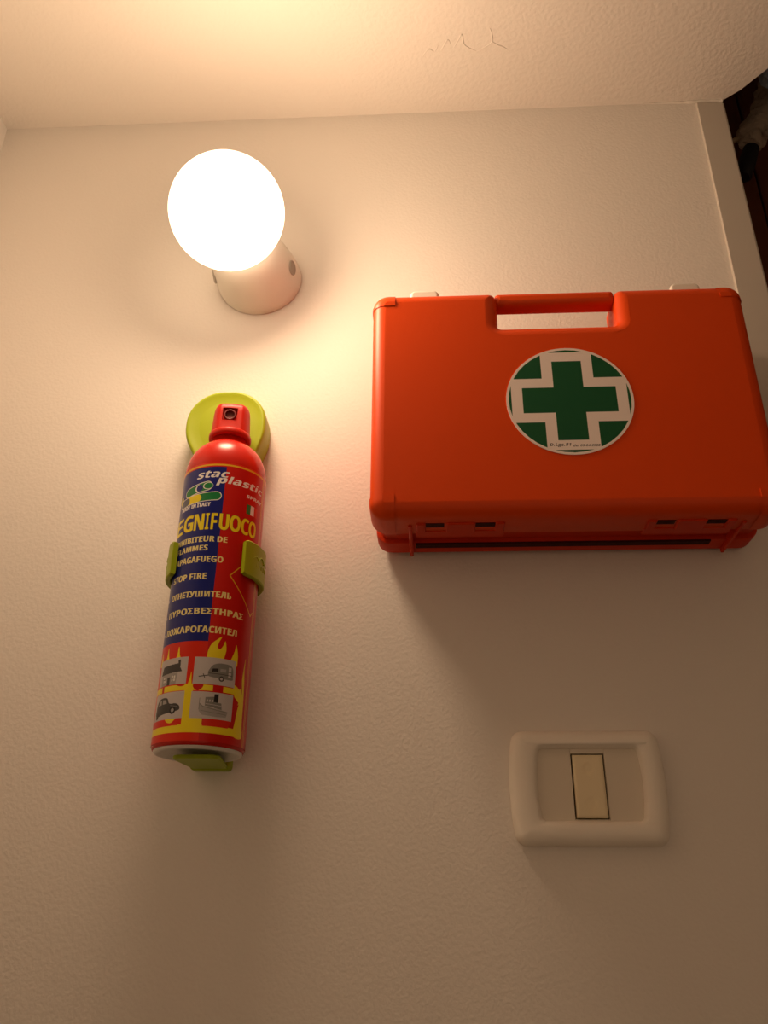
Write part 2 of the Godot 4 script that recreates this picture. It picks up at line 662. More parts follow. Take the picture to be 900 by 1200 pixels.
func bracket() -> void:
	var o := thing("wall_bracket", "lime green plastic wall bracket gripping the red extinguisher", "bracket", Vector3(CAN_X, 1.15, 0))
	# spine on the wall
	var g := Geo.new()
	slab(g, rect(CAN_X - 0.015, 1.1512, CAN_X + 0.015, 1.43, 0.003), rounding(0.0, 0.0085, 0.0, 0.0015, 3))
	part("spine", g.mesh(M.lime), o)
	# rounded head plate, a thick tongue standing off the wall behind the cap
	var h := Geo.new()
	var head := [[Vector2(-0.1930, 1.3950), 0.012], [Vector2(-0.1480, 1.3950), 0.012], [Vector2(-0.1385, 1.4250), 0.040], [Vector2(-0.1395, 1.4690), 0.0310], [Vector2(-0.2075, 1.4690), 0.0310], [Vector2(-0.2080, 1.4250), 0.040]]
	slab(h, head, [[0.0, 0.0006], [0.002, 0.0], [0.021, 0.0], [0.0232, 0.0003], [0.0246, 0.0010], [0.0251, 0.0020], [0.0250, 0.0030], [0.0245, 0.0050], [0.0239, 0.0080], [0.0236, 0.0120]], 16, [])
	part("head_plate", h.mesh(M.lime), o)
	# two arms round the can
	for s in [1.0, -1.0]:
		var arm := arc_band(46.5 * s, 168.0 * s, CAN_R + 0.0004, CAN_R + 0.0046, 1.2795, 1.3070, 0.0010)
		var a := part("clip_arm", arm.mesh(M.lime), o)
		# raised moulded mark: two leaf arcs above a row of short bars
		for w in [[60.0, 70.0, 0.0022], [70.0, 84.0, 0.0038], [82.0, 94.0, 0.0022]]:
			var path := PackedVector3Array()
			for k in 9:
				var t := k / 8.0
				var az := deg_to_rad(lerpf(w[0], w[1], t) * s)
				path.append(Vector3(CAN_X + sin(az) * 0.0367, 1.2945 + float(w[2]) * sin(PI * t), CAN_Z + cos(az) * 0.0367))
			var t2 := Geo.new()
			t2.tube(path, 0.0006, 6)
			part("moulded_mark", t2.mesh(M.lime), a)
		for k in 6:
			var az := deg_to_rad((60.0 + k * 6.0) * s)
			var p := Vector3(CAN_X + sin(az) * 0.0366, 1.2905, CAN_Z + cos(az) * 0.0366)
			var t3 := Geo.new()
			t3.tube(PackedVector3Array([p - Vector3(0, 0.0016, 0), p + Vector3(0, 0.0016, 0)]), 0.0005, 6)
			part("moulded_mark", t3.mesh(M.lime), a)
	# foot under the can
	var f := Geo.new()
	var foot := [[Vector2(CAN_X - 0.0120, 0.0), 0.001], [Vector2(CAN_X + 0.0120, 0.0), 0.001], [Vector2(CAN_X + 0.0175, 0.052), 0.007], [Vector2(CAN_X - 0.0175, 0.052), 0.007]]
	slab(f, foot, rounding(0.0, 0.0026, 0.0010, 0.0008, 3), 6)
	# the slab is drawn flat in x and depth; lay it down: (x, depth, height) -> (x, height, depth)
	var lay := Transform3D(Basis(Vector3(1, 0, 0), Vector3(0, 0, 1), Vector3(0, 1, 0)), Vector3(0, 1.1519, 0))
	part("foot", mirrored(f, lay), o)


func mirrored(f: Geo, xf: Transform3D) -> ArrayMesh:
	var q := Geo.new()
	for p in f.v:
		q.v.append(xf * p)
	q.g = f.g
	q.uv = f.uv
	return q.mesh(M.lime)


func lab(az: float, y: float) -> Vector2:
	# from the azimuth in degrees and the height to pixels of the label
	return Vector2((az + 180.0) / 360.0 * 1608.0, (1.3690 - y) / 0.2100 * 1704.0)


func label_texture() -> ImageTexture:
	var red := lin(0.52, 0.007, 0.003)
	var bright := lin(0.64, 0.022, 0.004)
	var blue := lin(0.008, 0.014, 0.17)
	var yellow := lin(0.80, 0.66, 0.014)
	var gold := lin(0.72, 0.42, 0.02)
	var pale := lin(0.78, 0.68, 0.27)
	var white := lin(0.76, 0.72, 0.68)
	var green := lin(0.012, 0.19, 0.05)
	var black := lin(0.02, 0.02, 0.02)
	var p := Painter.new(1608, 1704, red)
	# grounds
	p.rect(lab(-115, 1.2271), lab(14.3, 1.1560), bright)
	p.rect(lab(-180, 1.3690), lab(180, 1.3660), bright)
	p.rect(lab(-180, 1.3676), lab(180, 1.3660), gold)
	p.poly(PackedVector2Array([lab(-115, 1.3652), lab(15.0, 1.3652), lab(13.8, 1.2271), lab(-115, 1.2271)]), blue)
	# border line on the right
	p.rect(lab(79.6, 1.3660), lab(81.0, 1.1560), gold)
	p.rect(lab(83.5, 1.3660), lab(84.4, 1.1560), pale)
	# maker's lettering and sign
	for d in [Vector2(-1.3, 0), Vector2(1.3, 0)]:
		p.text("stac", lab(-26.5, 1.3618) + d, lab(20.0, 1.3558) + d, white, 700, 0.22)
	for d in [Vector2(-1.3, 0), Vector2(1.3, 0)]:
		p.text("plastic", lab(3.0, 1.3575) + d, lab(79.0, 1.3490) + d, white, 700, 0.22)
	maker_sign(p, white, green, yellow, blue)
	for d in [Vector2(-1.3, 0), Vector2(1.3, 0)]:
		p.text("MADE IN ITALY", lab(-53, 1.3349) + d, lab(-2.0, 1.3317) + d, white, 700)
	for d in [Vector2(-1.3, 0), Vector2(1.3, 0)]:
		p.text("SPRAY", lab(46.8, 1.3460) + d, lab(79.0, 1.3432) + d, white, 700, 0.1)
	p.rect(lab(48.5, 1.3380), lab(55.5, 1.3300), green)
	p.rect(lab(55.5, 1.3380), lab(62.5, 1.3300), white)
	p.rect(lab(62.5, 1.3380), lab(69.5, 1.3300), bright)
	# lettering
	# the big word, letter by letter: [letter, left and right azimuth]
	for l in BIG:
		for d in [Vector2(3, 2), Vector2(-3, -2), Vector2(3, -2), Vector2(-3, 2)]:
			p.text(l[0], lab(l[1], 1.3258) + d, lab(l[2], 1.3126) + d, lin(0.10, 0.04, 0.03), 700)
	for l in BIG:
		for d in [Vector2(1.5, 0), Vector2(-1.5, 0), Vector2(0, 1)]:
			p.text(l[0], lab(l[1], 1.3258) + d, lab(l[2], 1.3126) + d, yellow, 700)
	for d in [Vector2(-1.3, 0), Vector2(1.3, 0)]:
		p.text("INHIBITEUR DE", lab(-57, 1.3071) + d, lab(25, 1.3026) + d, pale, 700)
	for d in [Vector2(-1.3, 0), Vector2(1.3, 0)]:
		p.text("FLAMMES", lab(-51, 1.3000) + d, lab(0.6, 1.2956) + d, pale, 700)
	for d in [Vector2(-1.3, 0), Vector2(1.3, 0)]:
		p.text("APAGAFUEGO", lab(-49, 1.2912) + d, lab(22, 1.2864) + d, pale, 700)
	for d in [Vector2(-1.3, 0), Vector2(1.3, 0)]:
		p.text("STOP FIRE", lab(-52, 1.2780) + d, lab(3, 1.2731) + d, pale, 700)
	for d in [Vector2(-1.3, 0), Vector2(1.3, 0)]:
		p.text("ОГНЕТУШИТЕЛЬ", lab(-51, 1.2643) + d, lab(37.3, 1.2596) + d, pale, 700)
	for d in [Vector2(-1.3, 0), Vector2(1.3, 0)]:
		p.text("ΠΥΡΟΣΒΕΣΤΗΡΑΣ", lab(-53, 1.2515) + d, lab(58.2, 1.2468) + d, pale, 700)
	for d in [Vector2(-1.3, 0), Vector2(1.3, 0)]:
		p.text("ПОЖАРОГАСИТЕЛ", lab(-53, 1.2382) + d, lab(50.2, 1.2333) + d, pale, 700)
	for y in [1.3048, 1.2888, 1.2755, 1.2620, 1.2491, 1.2357]:
		p.ellipse(lab(-64, y), Vector2(9, 9), white)
	# yellow outline of a lozenge pointing left
	p.line(PackedVector2Array([lab(76.0, 1.3040), lab(33.1, 1.2777), lab(73.0, 1.2523), lab(78.0, 1.2560)]), 6.0, gold)
	flames(p, yellow, bright, red)
	pictures(p, black)
	return p.texture()


func capsule(p: Painter, a: Vector2, b: Vector2, r: float, c: Color) -> void:
	p.ellipse(a, Vector2(r, r), c)
	p.ellipse(b, Vector2(r, r), c)
	var d := (b - a).normalized()
	var s := Vector2(-d.y, d.x) * r
	p.poly(PackedVector2Array([a + s, b + s, b - s, a - s]), c)


func maker_sign(p: Painter, white: Color, green: Color, yellow: Color, blue: Color) -> void:
	# an S made of two lying capsules with pale outlines
	var a := lab(-40, 1.3462)
	var b := lab(-9, 1.3490)
	capsule(p, a, b, 33, white)
	capsule(p, a, b, 28, green)
	p.ellipse(lab(-22, 1.3476), Vector2(25, 27), white)
	p.ellipse(lab(-20.5, 1.3478), Vector2(22, 24), blue)
	p.ellipse(lab(-8, 1.3490), Vector2(33, 24), white)
	p.ellipse(lab(-7.5, 1.3490), Vector2(29, 20), green)
	p.ellipse(lab(-58, 1.3425), Vector2(20, 28), yellow)
	a = lab(-52, 1.3385)
	b = lab(5, 1.3402)
	capsule(p, a, b, 31, white)
	capsule(p, a, b, 26, green)
	capsule(p, a, lab(-22, 1.3394), 26, yellow)
	capsule(p, a, lab(-42, 1.3388), 26, lin(0.10, 0.11, 0.16))


func flames(p: Painter, yellow: Color, bright: Color, red: Color) -> void:
	var L := func(list: Array) -> Array:
		var r := []
		for q in list:
			r.append(lab(q[0], q[1]))
		return r
	# the fire fills the foot of the label, with red showing through
	p.rect(lab(-115, 1.1695), lab(76, 1.1643), yellow)
	p.rect(lab(-115, 1.1965), lab(58, 1.1925), yellow)
	p.rect(lab(-8.6, 1.1970), lab(1.2, 1.1660), yellow)
	p.rect(lab(1.0, 1.1740), lab(16, 1.1660), yellow)
	p.poly(smooth(L.call([[-9.5, 1.1920], [-6.0, 1.1965], [-3.6, 1.2020], [-2.6, 1.2055], [-1.6, 1.2000], [-0.2, 1.1950], [1.5, 1.1915], [-4, 1.1880]])), yellow)
	# tongues above the pictures
	p.poly(smooth(L.call([[16.0, 1.2120], [14.6, 1.2190], [18.0, 1.2250], [24.0, 1.2285], [30.5, 1.2312], [27.0, 1.2265], [26.5, 1.2232], [30.0, 1.2225], [33.0, 1.2250], [35.6, 1.2285], [37.6, 1.2225], [36.0, 1.2170], [33.5, 1.2120]])), yellow)
	p.poly(smooth(L.call([[43.0, 1.2120], [46.5, 1.2180], [49.5, 1.2225], [51.4, 1.2275], [54.8, 1.2220], [55.6, 1.2165], [54.0, 1.2120]])), yellow)
	for q in [[-42.0, 1.2246], [-23.0, 1.2238], [-58.0, 1.2225]]:
		var a: float = q[0]
		var y: float = q[1]
		p.poly(smooth(L.call([[a - 5.0, 1.2130], [a - 2.0, 1.2180], [a - 0.2, y], [a + 1.8, 1.2185], [a + 4.5, 1.2130]])), yellow)
	# the long tongue at the right edge
	p.poly(smooth(L.call([[58.0, 1.1650], [60.0, 1.1760], [63.0, 1.1850], [66.5, 1.1900], [69.0, 1.1960], [67.0, 1.2040], [68.4, 1.2120], [71.2, 1.2205], [70.6, 1.2110], [72.2, 1.2020], [73.5, 1.1900], [73.8, 1.1760], [74.5, 1.1650]])), yellow)
	p.poly(smooth(L.call([[52.0, 1.1990], [58.0, 1.1985], [63.5, 1.1970], [66.5, 1.1985], [68.5, 1.1930], [65.5, 1.1880], [61.5, 1.1862], [58.0, 1.1890], [55.0, 1.1915]])), yellow)
	# red patches
	p.poly(smooth(L.call([[1.5, 1.1966], [2.5, 1.1938], [7.0, 1.1926], [11.5, 1.1938], [13.0, 1.1968]])), red)
	p.rect(lab(25.5, 1.1970), lab(38.5, 1.1921), red)
	p.rect(lab(-46.0, 1.1970), lab(-41.5, 1.1921), red)
	p.poly(smooth(L.call([[-28.0, 1.1992], [-18.0, 1.1976], [-11.5, 1.1985], [-8.6, 1.2020], [-8.4, 1.1990], [-10.5, 1.1960], [-18.0, 1.1958]])), red)
	p.poly(PackedVector2Array(L.call([[-66.0, 1.1690], [-61.0, 1.1735], [-9.5, 1.1745], [-9.0, 1.1720], [-14.0, 1.1692]])), bright)
	p.poly(smooth(L.call([[-33.0, 1.1745], [-30.0, 1.1718], [-24.0, 1.1710], [-20.0, 1.1722], [-18.0, 1.1745]])), yellow)
	p.poly(PackedVector2Array(L.call([[16.5, 1.1740], [53.5, 1.1740], [49.0, 1.1690], [16.5, 1.1690]])), bright)
	p.poly(PackedVector2Array(L.call([[54.0, 1.1915], [63.0, 1.1880], [58.5, 1.1800], [54.0, 1.1740]])), red)


func pictures(p: Painter, black: Color) -> void:
	var paper := lin(0.50, 0.47, 0.47)
	var dark := lin(0.05, 0.05, 0.05)
	var mid := lin(0.20, 0.20, 0.19)
	var soft := lin(0.33, 0.32, 0.31)
	var frames := [[-57.5, 1.2160, -8.2, 1.1972], [0.1, 1.2157, 54.2, 1.1969], [-62.0, 1.1922, -8.4, 1.1738], [0.3, 1.1918, 53.6, 1.1737]]
	for f in frames:
		p.rect(lab(f[0], f[1]), lab(f[2], f[3]), paper)
	var Q := func(f: Array, list: Array) -> PackedVector2Array:      # fractions of a frame to pixels
		var r := PackedVector2Array()
		for q in list:
			r.append(lab(lerpf(f[0], f[2], q[0]), lerpf(f[1], f[3], q[1])))
		return r
	# house
	var f: Array = frames[0]
	p.poly(Q.call(f, [[0.16, 0.56], [0.74, 0.56], [0.70, 0.99], [0.16, 0.99]]), soft)
	p.poly(Q.call(f, [[0.10, 0.58], [0.18, 0.26], [0.74, 0.22], [0.86, 0.53]]), dark)
	p.poly(Q.call(f, [[0.72, 0.10], [0.79, 0.08], [0.80, 0.34], [0.74, 0.30]]), dark)
	for x in [0.24, 0.56]:
		p.poly(Q.call(f, [[x, 0.66], [x + 0.11, 0.66], [x + 0.11, 0.86], [x, 0.86]]), lin(0.7, 0.68, 0.66))
		p.line(Q.call(f, [[x + 0.055, 0.66], [x + 0.055, 0.86]]), 3.0, dark)
		p.line(Q.call(f, [[x, 0.76], [x + 0.11, 0.76]]), 3.0, dark)
	p.poly(Q.call(f, [[0.40, 0.70], [0.50, 0.70], [0.50, 0.99], [0.40, 0.99]]), dark)
	# caravan
	f = frames[1]
	p.poly(smooth(Array(Q.call(f, [[0.34, 0.46], [0.43, 0.26], [0.60, 0.18], [0.84, 0.20], [0.92, 0.34], [0.93, 0.62], [0.90, 0.74], [0.60, 0.74], [0.36, 0.70], [0.32, 0.58]])), 5), mid)
	p.poly(Q.call(f, [[0.42, 0.40], [0.55, 0.38], [0.55, 0.50], [0.40, 0.52]]), black)
	p.poly(Q.call(f, [[0.60, 0.38], [0.74, 0.37], [0.74, 0.49], [0.60, 0.50]]), soft)
	p.poly(Q.call(f, [[0.80, 0.28], [0.87, 0.28], [0.87, 0.66], [0.80, 0.66]]), paper)
	p.line(Q.call(f, [[0.80, 0.46], [0.87, 0.46]]), 3.0, dark)
	p.line(Q.call(f, [[0.34, 0.58], [0.90, 0.58]]), 3.0, dark)
	p.line(Q.call(f, [[0.33, 0.66], [0.13, 0.72]]), 5.0, dark)
	p.line(Q.call(f, [[0.22, 0.62], [0.26, 0.76]]), 4.0, dark)
	p.ellipse(Q.call(f, [[0.64, 0.75]])[0], Vector2(15, 15), dark)
	p.ellipse(Q.call(f, [[0.64, 0.75]])[0], Vector2(8, 8), paper)
	# car
	f = frames[2]
	p.poly(smooth(Array(Q.call(f, [[0.10, 0.76], [0.12, 0.48], [0.20, 0.26], [0.36, 0.18], [0.54, 0.22], [0.62, 0.42], [0.80, 0.44], [0.90, 0.54], [0.90, 0.68], [0.74, 0.74], [0.40, 0.80], [0.24, 0.84]])), 5), dark)
	p.poly(Q.call(f, [[0.24, 0.28], [0.34, 0.25], [0.35, 0.42], [0.22, 0.45]]), soft)
	p.poly(Q.call(f, [[0.39, 0.25], [0.50, 0.27], [0.54, 0.41], [0.39, 0.42]]), soft)
	p.ellipse(Q.call(f, [[0.73, 0.68]])[0], Vector2(20, 21), black)
	p.ellipse(Q.call(f, [[0.73, 0.68]])[0], Vector2(10, 11), soft)
	p.ellipse(Q.call(f, [[0.19, 0.82]])[0], Vector2(15, 18), black)
	p.line(Q.call(f, [[0.66, 0.50], [0.86, 0.56]]), 3.0, mid)
	# boat
	f = frames[3]
	p.poly(Q.call(f, [[0.20, 0.42], [0.28, 0.52], [0.56, 0.60], [0.88, 0.66], [0.84, 0.88], [0.60, 0.90], [0.28, 0.86], [0.20, 0.72]]), soft)
	p.line(Q.call(f, [[0.20, 0.44], [0.28, 0.55], [0.56, 0.64], [0.86, 0.69]]), 4.0, mid)
	p.line(Q.call(f, [[0.24, 0.70], [0.56, 0.76], [0.84, 0.78]]), 3.0, mid)
	p.line(Q.call(f, [[0.20, 0.24], [0.20, 0.66]]), 3.0, mid)
	p.poly(Q.call(f, [[0.32, 0.20], [0.52, 0.16], [0.54, 0.56], [0.32, 0.52]]), mid)
	p.poly(Q.call(f, [[0.52, 0.06], [0.62, 0.05], [0.62, 0.40], [0.52, 0.40]]), black)
	p.poly(Q.call(f, [[0.52, 0.36], [0.70, 0.38], [0.72, 0.62], [0.54, 0.58]]), mid)
	for k in 3:
		p.poly(Q.call(f, [[0.35 + k * 0.06, 0.28], [0.385 + k * 0.06, 0.28], [0.385 + k * 0.06, 0.36], [0.35 + k * 0.06, 0.36]]), paper)
	p.line(Q.call(f, [[0.34, 0.44], [0.70, 0.48]]), 3.0, paper)


func extinguisher() -> void:
	var at := Vector3(CAN_X, 1.1545, CAN_Z)
	var o := thing("fire_extinguisher", "slim red spray fire extinguisher with blue lettered label and flames", "extinguisher", at)
	var axis := Vector3(CAN_X, 0, CAN_Z)
	# aluminium can: cylinder, rounded shoulder, neck
	var prof := [[0.0, 1.1610], [0.0200, 1.1605], [0.0270, 1.1585], [0.0300, 1.1568], [0.0308, 1.1566], [0.0314, 1.1572], [0.0318, 1.1584], [0.0320, 1.1600]]
	prof.append([0.0320, 1.3690])
	for k in range(1, 15):
		var t := k / 14.0
		# shoulder: a quarter of an ellipse, flatter near the neck
		var a := PI / 2 * t * 0.86
		prof.append([0.0150 + 0.0170 * (cos(a) - cos(PI / 2 * 0.86)) / (1.0 - cos(PI / 2 * 0.86)), 1.3690 + 0.0300 * sin(a) / sin(PI / 2 * 0.86)])
	prof.append([0.0140, 1.4072])
	prof.append([0.0, 1.4075])
	var g := Geo.new()
	g.lathe(prof, 96, axis, [8, 24])
	part("can", g.mesh(M.red), o)
	# pale rolled rim under the can
	var rim := Geo.new()
	rim.lathe([[0.0, 1.1590], [0.0160, 1.1584], [0.0240, 1.1566], [0.0262, 1.1552], [0.0280, 1.1546], [0.0296, 1.1550], [0.0304, 1.1560], [0.0305, 1.1572], [0.0, 1.1600]], 72, axis, [7])
	part("rim", rim.mesh(M.bare), o, "pale rim under the can")
	# printed label wrapped round the can
	var lm := mat(Color.WHITE, 0.28, 0.35)
	lm.albedo_texture = label_texture()
	var lg := Geo.new()
	var n := 120
	for k in n:
		var u0 := float(k) / n
		var u1 := float(k + 1) / n
		var a0 := u0 * TAU - PI
		var a1 := u1 * TAU - PI
		var r := CAN_R + 0.00015
		var p00 := axis + Vector3(sin(a0) * r, 1.1590, cos(a0) * r)
		var p10 := axis + Vector3(sin(a1) * r, 1.1590, cos(a1) * r)
		var p01 := p00 + Vector3(0, 0.2100, 0)
		var p11 := p10 + Vector3(0, 0.2100, 0)
		lg.tri(p00, p11, p10, 0, Vector2(u0, 1), Vector2(u1, 0), Vector2(u1, 1))
		lg.tri(p00, p01, p11, 0, Vector2(u0, 1), Vector2(u0, 0), Vector2(u1, 0))
	part("label", lg.mesh(lm, false, false), o, "printed red and blue label with flames and small pictures")
	# cap: a flange and a push button body with a flat front and a square spray opening
	var fl := Geo.new()
	fl.lathe([[0.0, 1.4068], [0.0138, 1.4068], [0.0142, 1.4050], [0.0160, 1.4050], [0.0169, 1.4056], [0.0172, 1.4068], [0.0172, 1.4092], [0.0162, 1.4108], [0.0, 1.4110]], 64, axis, [1, 2])
	var cap := part("cap", fl.mesh(M.cap_red), o, "red plastic spray cap")
	var body := Geo.new()
	var rings := []
	for q in [[1.4095, 0.0164, 0.0144], [1.4140, 0.0158, 0.0136], [1.4280, 0.0150, 0.0126], [1.4330, 0.0145, 0.0120], [1.4358, 0.0136, 0.0110], [1.4372, 0.0118, 0.0092]]:
		var ring := PackedVector3Array()
		for k in 64:
			var a := TAU * k / 64 + deg_to_rad(12.0)
			var x := sin(a) * float(q[1])
			var z := cos(a) * float(q[1])
			var front: float = q[2]
			z = minf(z, front - absf(x) * 0.10)
			# turned a little towards the viewer's right
			ring.append(axis + Vector3(x, q[0], z).rotated(Vector3.UP, deg_to_rad(9.0)))
		rings.append(ring)
	body.loft(rings)
	body.fan(rings[0], axis + Vector3(0, 1.4095, 0), true)
	body.fan(rings[-1], axis + Vector3(0, 1.4372, 0), false)
	var turn := Basis(Vector3.UP, deg_to_rad(9.0))
	var csg := CSGCombiner3D.new()
	csg.name = "button"
	csg.position = -at
	csg.material_override = M.cap_red
	cap.add_child(csg, true)
	csg.position = -(at + cap.position)
	var solid := CSGMesh3D.new()
	solid.name = "button_solid"
	solid.mesh = body.mesh(M.cap_red)
	csg.add_child(solid)
	var hole := CSGBox3D.new()
	hole.name = "button_opening"
	hole.operation = CSGShape3D.OPERATION_SUBTRACTION
	hole.size = Vector3(0.0120, 0.0124, 0.010)
	hole.transform = Transform3D(turn, axis + turn * Vector3(-0.0008, 1.4252, 0.0146))
	hole.material = M.cap_red
	csg.add_child(hole)
	# nozzle: a short ring with a dark bore
	var nz := Geo.new()
	nz.lathe([[0.0, 0.0], [0.0048, 0.0], [0.0048, 0.0020], [0.0044, 0.0023], [0.0038, 0.0021], [0.0037, 0.0004], [0.0, 0.0004]], 32, Vector3.ZERO, [1, 4, 5])
	var xf := Transform3D(turn * Basis(Vector3.RIGHT, PI / 2), axis + turn * Vector3(-0.0008, 1.4252, 0.0095))
	part("nozzle", nz.mesh(M.nozzle, true, false, xf), cap, "dark round nozzle")


func case_outline(x0: float, y0: float, x1: float, y1: float, r: float) -> Array:
	# counter-clockwise from the lower left corner, with the notch for the handle in the top edge
	var n0 := 0.0580
	var n1 := 0.1525
	var nb := 1.4865
	return [[Vector2(x0, y0), r], [Vector2(x1, y0), r], [Vector2(x1, y1), r], [Vector2(n1, y1), 0.007], [Vector2(n1, nb), 0.003], [Vector2(n0, nb), 0.003], [Vector2(n0, y1), 0.007], [Vector2(x0, y1), r]]


func case() -> void:
	var x0 := -0.0440
	var x1 := 0.2550
	var y0 := 1.3180
	var y1 := 1.5225
	var o := thing("first_aid_case", "orange plastic first aid case with round green cross sticker", "case", Vector3(0.1055, y0, 0))
	# lid: the front shell
	var g := Geo.new()
	var fr := 0.0105
	var prof := [[0.0500, 0.0020], [0.0500, 0.0005], [0.0508, 0.0]]
	for k in 9:
		var a := PI / 2 * k / 8
		prof.append([0.0845 - fr * (1.0 - sin(a)), fr * (1.0 - cos(a))])
	slab(g, case_outline(x0, y0, x1, y1, 0.013), prof, 8, [1])
	var lid := part("lid", g.mesh(M.orange), o)
	# base: the rear shell, stepped in behind the lid and flared again at the wall
	var b := Geo.new()
	slab(b, case_outline(x0 + 0.0, y0 + 0.0, x1, y1 - 0.002, 0.013), [[0.0040, 0.0060], [0.0045, 0.0045], [0.0100, 0.0022], [0.0260, 0.0020], [0.0275, 0.0026], [0.0280, 0.0058], [0.0500, 0.0050], [0.0508, 0.0054]], 8, [2, 4, 5, 6])
	part("base", b.mesh(M.orange_base), o)
	# moulded corner pieces, a hair proud of the lid
	for sx in [0, 1]:
		for sy in [0, 1]:
			var cg := Geo.new()
			var wx := 0.0185
			var wy := 0.0165 if sy == 0 else 0.0142
			var cx := x0 if sx == 0 else x1
			var cy := y0 if sy == 0 else y1
			var dx := 1.0 if sx == 0 else -1.0
			var dy := 1.0 if sy == 0 else -1.0
			var rings := []
			for q in prof.slice(2):
				var ins: float = q[1] - 0.0006
				var z: float = q[0] + (0.0006 if q == prof[-1] else 0.0003)
				var r := maxf(0.013 - ins, 0.001)
				var ring := PackedVector3Array()
				ring.append(Vector3(cx + dx * wx, cy + dy * ins, z))
				for k in 9:
					var a := PI / 2 * k / 8
					ring.append(Vector3(cx + dx * (ins + r - r * sin(a)), cy + dy * (ins + r - r * cos(a)), z))
				ring.append(Vector3(cx + dx * ins, cy + dy * wy, z))
				rings.append(ring)
			cg.loft(rings, false)
			var tip := Vector3(cx + dx * wx, cy + dy * wy, 0.0851)
			var lastr: PackedVector3Array = rings[-1]
			for k in lastr.size() - 1:
				cg.tri(lastr[k], lastr[k + 1], tip, 1)
			# side walls of the overlay down to the lid
			for e in [[lastr[0], tip], [tip, lastr[-1]]]:
				cg.quad(e[0], e[1], e[1] - Vector3(0, 0, 0.0012), e[0] - Vector3(0, 0, 0.0012), 2)
			part("corner_piece", cg.mesh(M.orange, false, (sx == 0) == (sy == 0)), lid)
	# handle bar across the notch
	var h := Geo.new()
	slab(h, rect(0.0565, 1.5110, 0.1540, 1.5232, 0.0030), rounding(0.0640, 0.0795, 0.0030, 0.0045, 4), 5)
	part("handle", h.mesh(M.orange), o, "orange carrying handle in the notch")
	# white latches on the top edge
	for x in [-0.0013, 0.2140]:
		var l := Geo.new()
		slab(l, rect(x - 0.0120, 1.5150, x + 0.0120, 1.5325, 0.0045), rounding(0.0560, 0.0740, 0.0012, 0.0020, 4), 6)
		part("latch", l.mesh(M.white), o, "white plastic latch")
	# hinges under the case: a plate with two barrels and open slots between, and a rib beside it
	for s in [[-0.0105, 0.0560, -0.0145], [0.1585, 0.2235, 0.2290]]:
		var a: float = s[0]
		var c: float = s[1]
		var rib: float = s[2]
		var third := (c - a) / 3.0
		var pl := Geo.new()
		pl.box(Vector3(a, y0 - 0.0006, 0.0445), Vector3(c, y0 + 0.0060, 0.0560), 0.0008)
		var hinge := part("hinge", pl.mesh(M.orange_base), o)
		for k in 3:
			var bx := a + third * k
			var bar := Geo.new()
			var wide := third * (0.32 if k != 1 else 0.98)
			var from := bx + (third * 0.02 if k != 2 else third * 0.66)
			bar.box(Vector3(from, y0 - 0.0016, 0.0560 if k != 1 else 0.0535), Vector3(from + wide, y0 + 0.0050, 0.0700), 0.0010)
			part("knuckle", bar.mesh(M.orange_base), hinge)
		for k in [0, 2]:
			var from := a + third * (0.30 if k == 0 else 2.0)
			part("slot", boxmesh(Vector3(from, y0 - 0.0004, 0.0620), Vector3(from + third * 0.66, y0 + 0.003, 0.0690), M.dark, 0.0004), hinge)
		var rb := Geo.new()
		rb.box(Vector3(rib - 0.0014, y0 - 0.0016, 0.0100), Vector3(rib + 0.0014, y0 + 0.0060, 0.0660), 0.0006)
		part("rib", rb.mesh(M.orange_base), o)
	# long groove in the rear shell between the ribs, with a raised lip on the wall side
	part("groove", boxmesh(Vector3(-0.0110, y0 + 0.0010, 0.0205), Vector3(0.2160, y0 + 0.0048, 0.0275), M.dark, 0.0003), o)
	# round sticker with the cross
	var sm := mat(Color.WHITE, 0.55, 0.35)
	sm.albedo_texture = sticker_texture()
	var sc := Vector3(0.1083, 1.4130, 0.0845)
	var R := 0.0482
	var sg := Geo.new()
	var n := 80
	for k in n:
		var a0 := TAU * k / n
		var a1 := TAU * (k + 1) / n
		var d0 := Vector2(cos(a0), sin(a0))
		var d1 := Vector2(cos(a1), sin(a1))
		var t := Vector3(0, 0, 0.0004)
		var p0 := sc + Vector3(d0.x, d0.y, 0) * R
		var p1 := sc + Vector3(d1.x, d1.y, 0) * R
		sg.tri(sc + t, p0 + t, p1 + t, 0, Vector2(0.5, 0.5), Vector2(0.5 + d0.x / 2, 0.5 - d0.y / 2), Vector2(0.5 + d1.x / 2, 0.5 - d1.y / 2))
		sg.quad(p0, p1, p1 + t, p0 + t, 1)
		sg.tri(sc, p1, p0, 2)
	part("sticker", sg.mesh(sm), lid, "round white sticker printed with a green cross")


func sticker_texture() -> ImageTexture:
	var white := lin(0.86, 0.75, 0.71)
	var green := lin(0.003, 0.085, 0.028)
	var p := Painter.new(900, 900, white)
	var c := Vector2(450, 450)
	var R := 450.0
	p.ellipse(c, Vector2(R, R) * 0.960, green)
	var cross := func(l: float, w: float, col: Color) -> void:
		p.rect(c - Vector2(l, w) * R, c + Vector2(l, w) * R, col)
		p.rect(c - Vector2(w, l) * R, c + Vector2(w, l) * R, col)
	cross.call(0.915, 0.412, white)
	cross.call(0.740, 0.237, green)
	var ink := lin(0.06, 0.05, 0.05)
	p.text("D.Lgs.81", c + Vector2(-0.375, 0.790) * R, c + Vector2(-0.045, 0.860) * R, ink, 700, 0.2)
	p.text("del 09-04-2008", c + Vector2(-0.015, 0.815) * R, c + Vector2(0.395, 0.858) * R, ink, 700, 0.2)
	return p.texture()


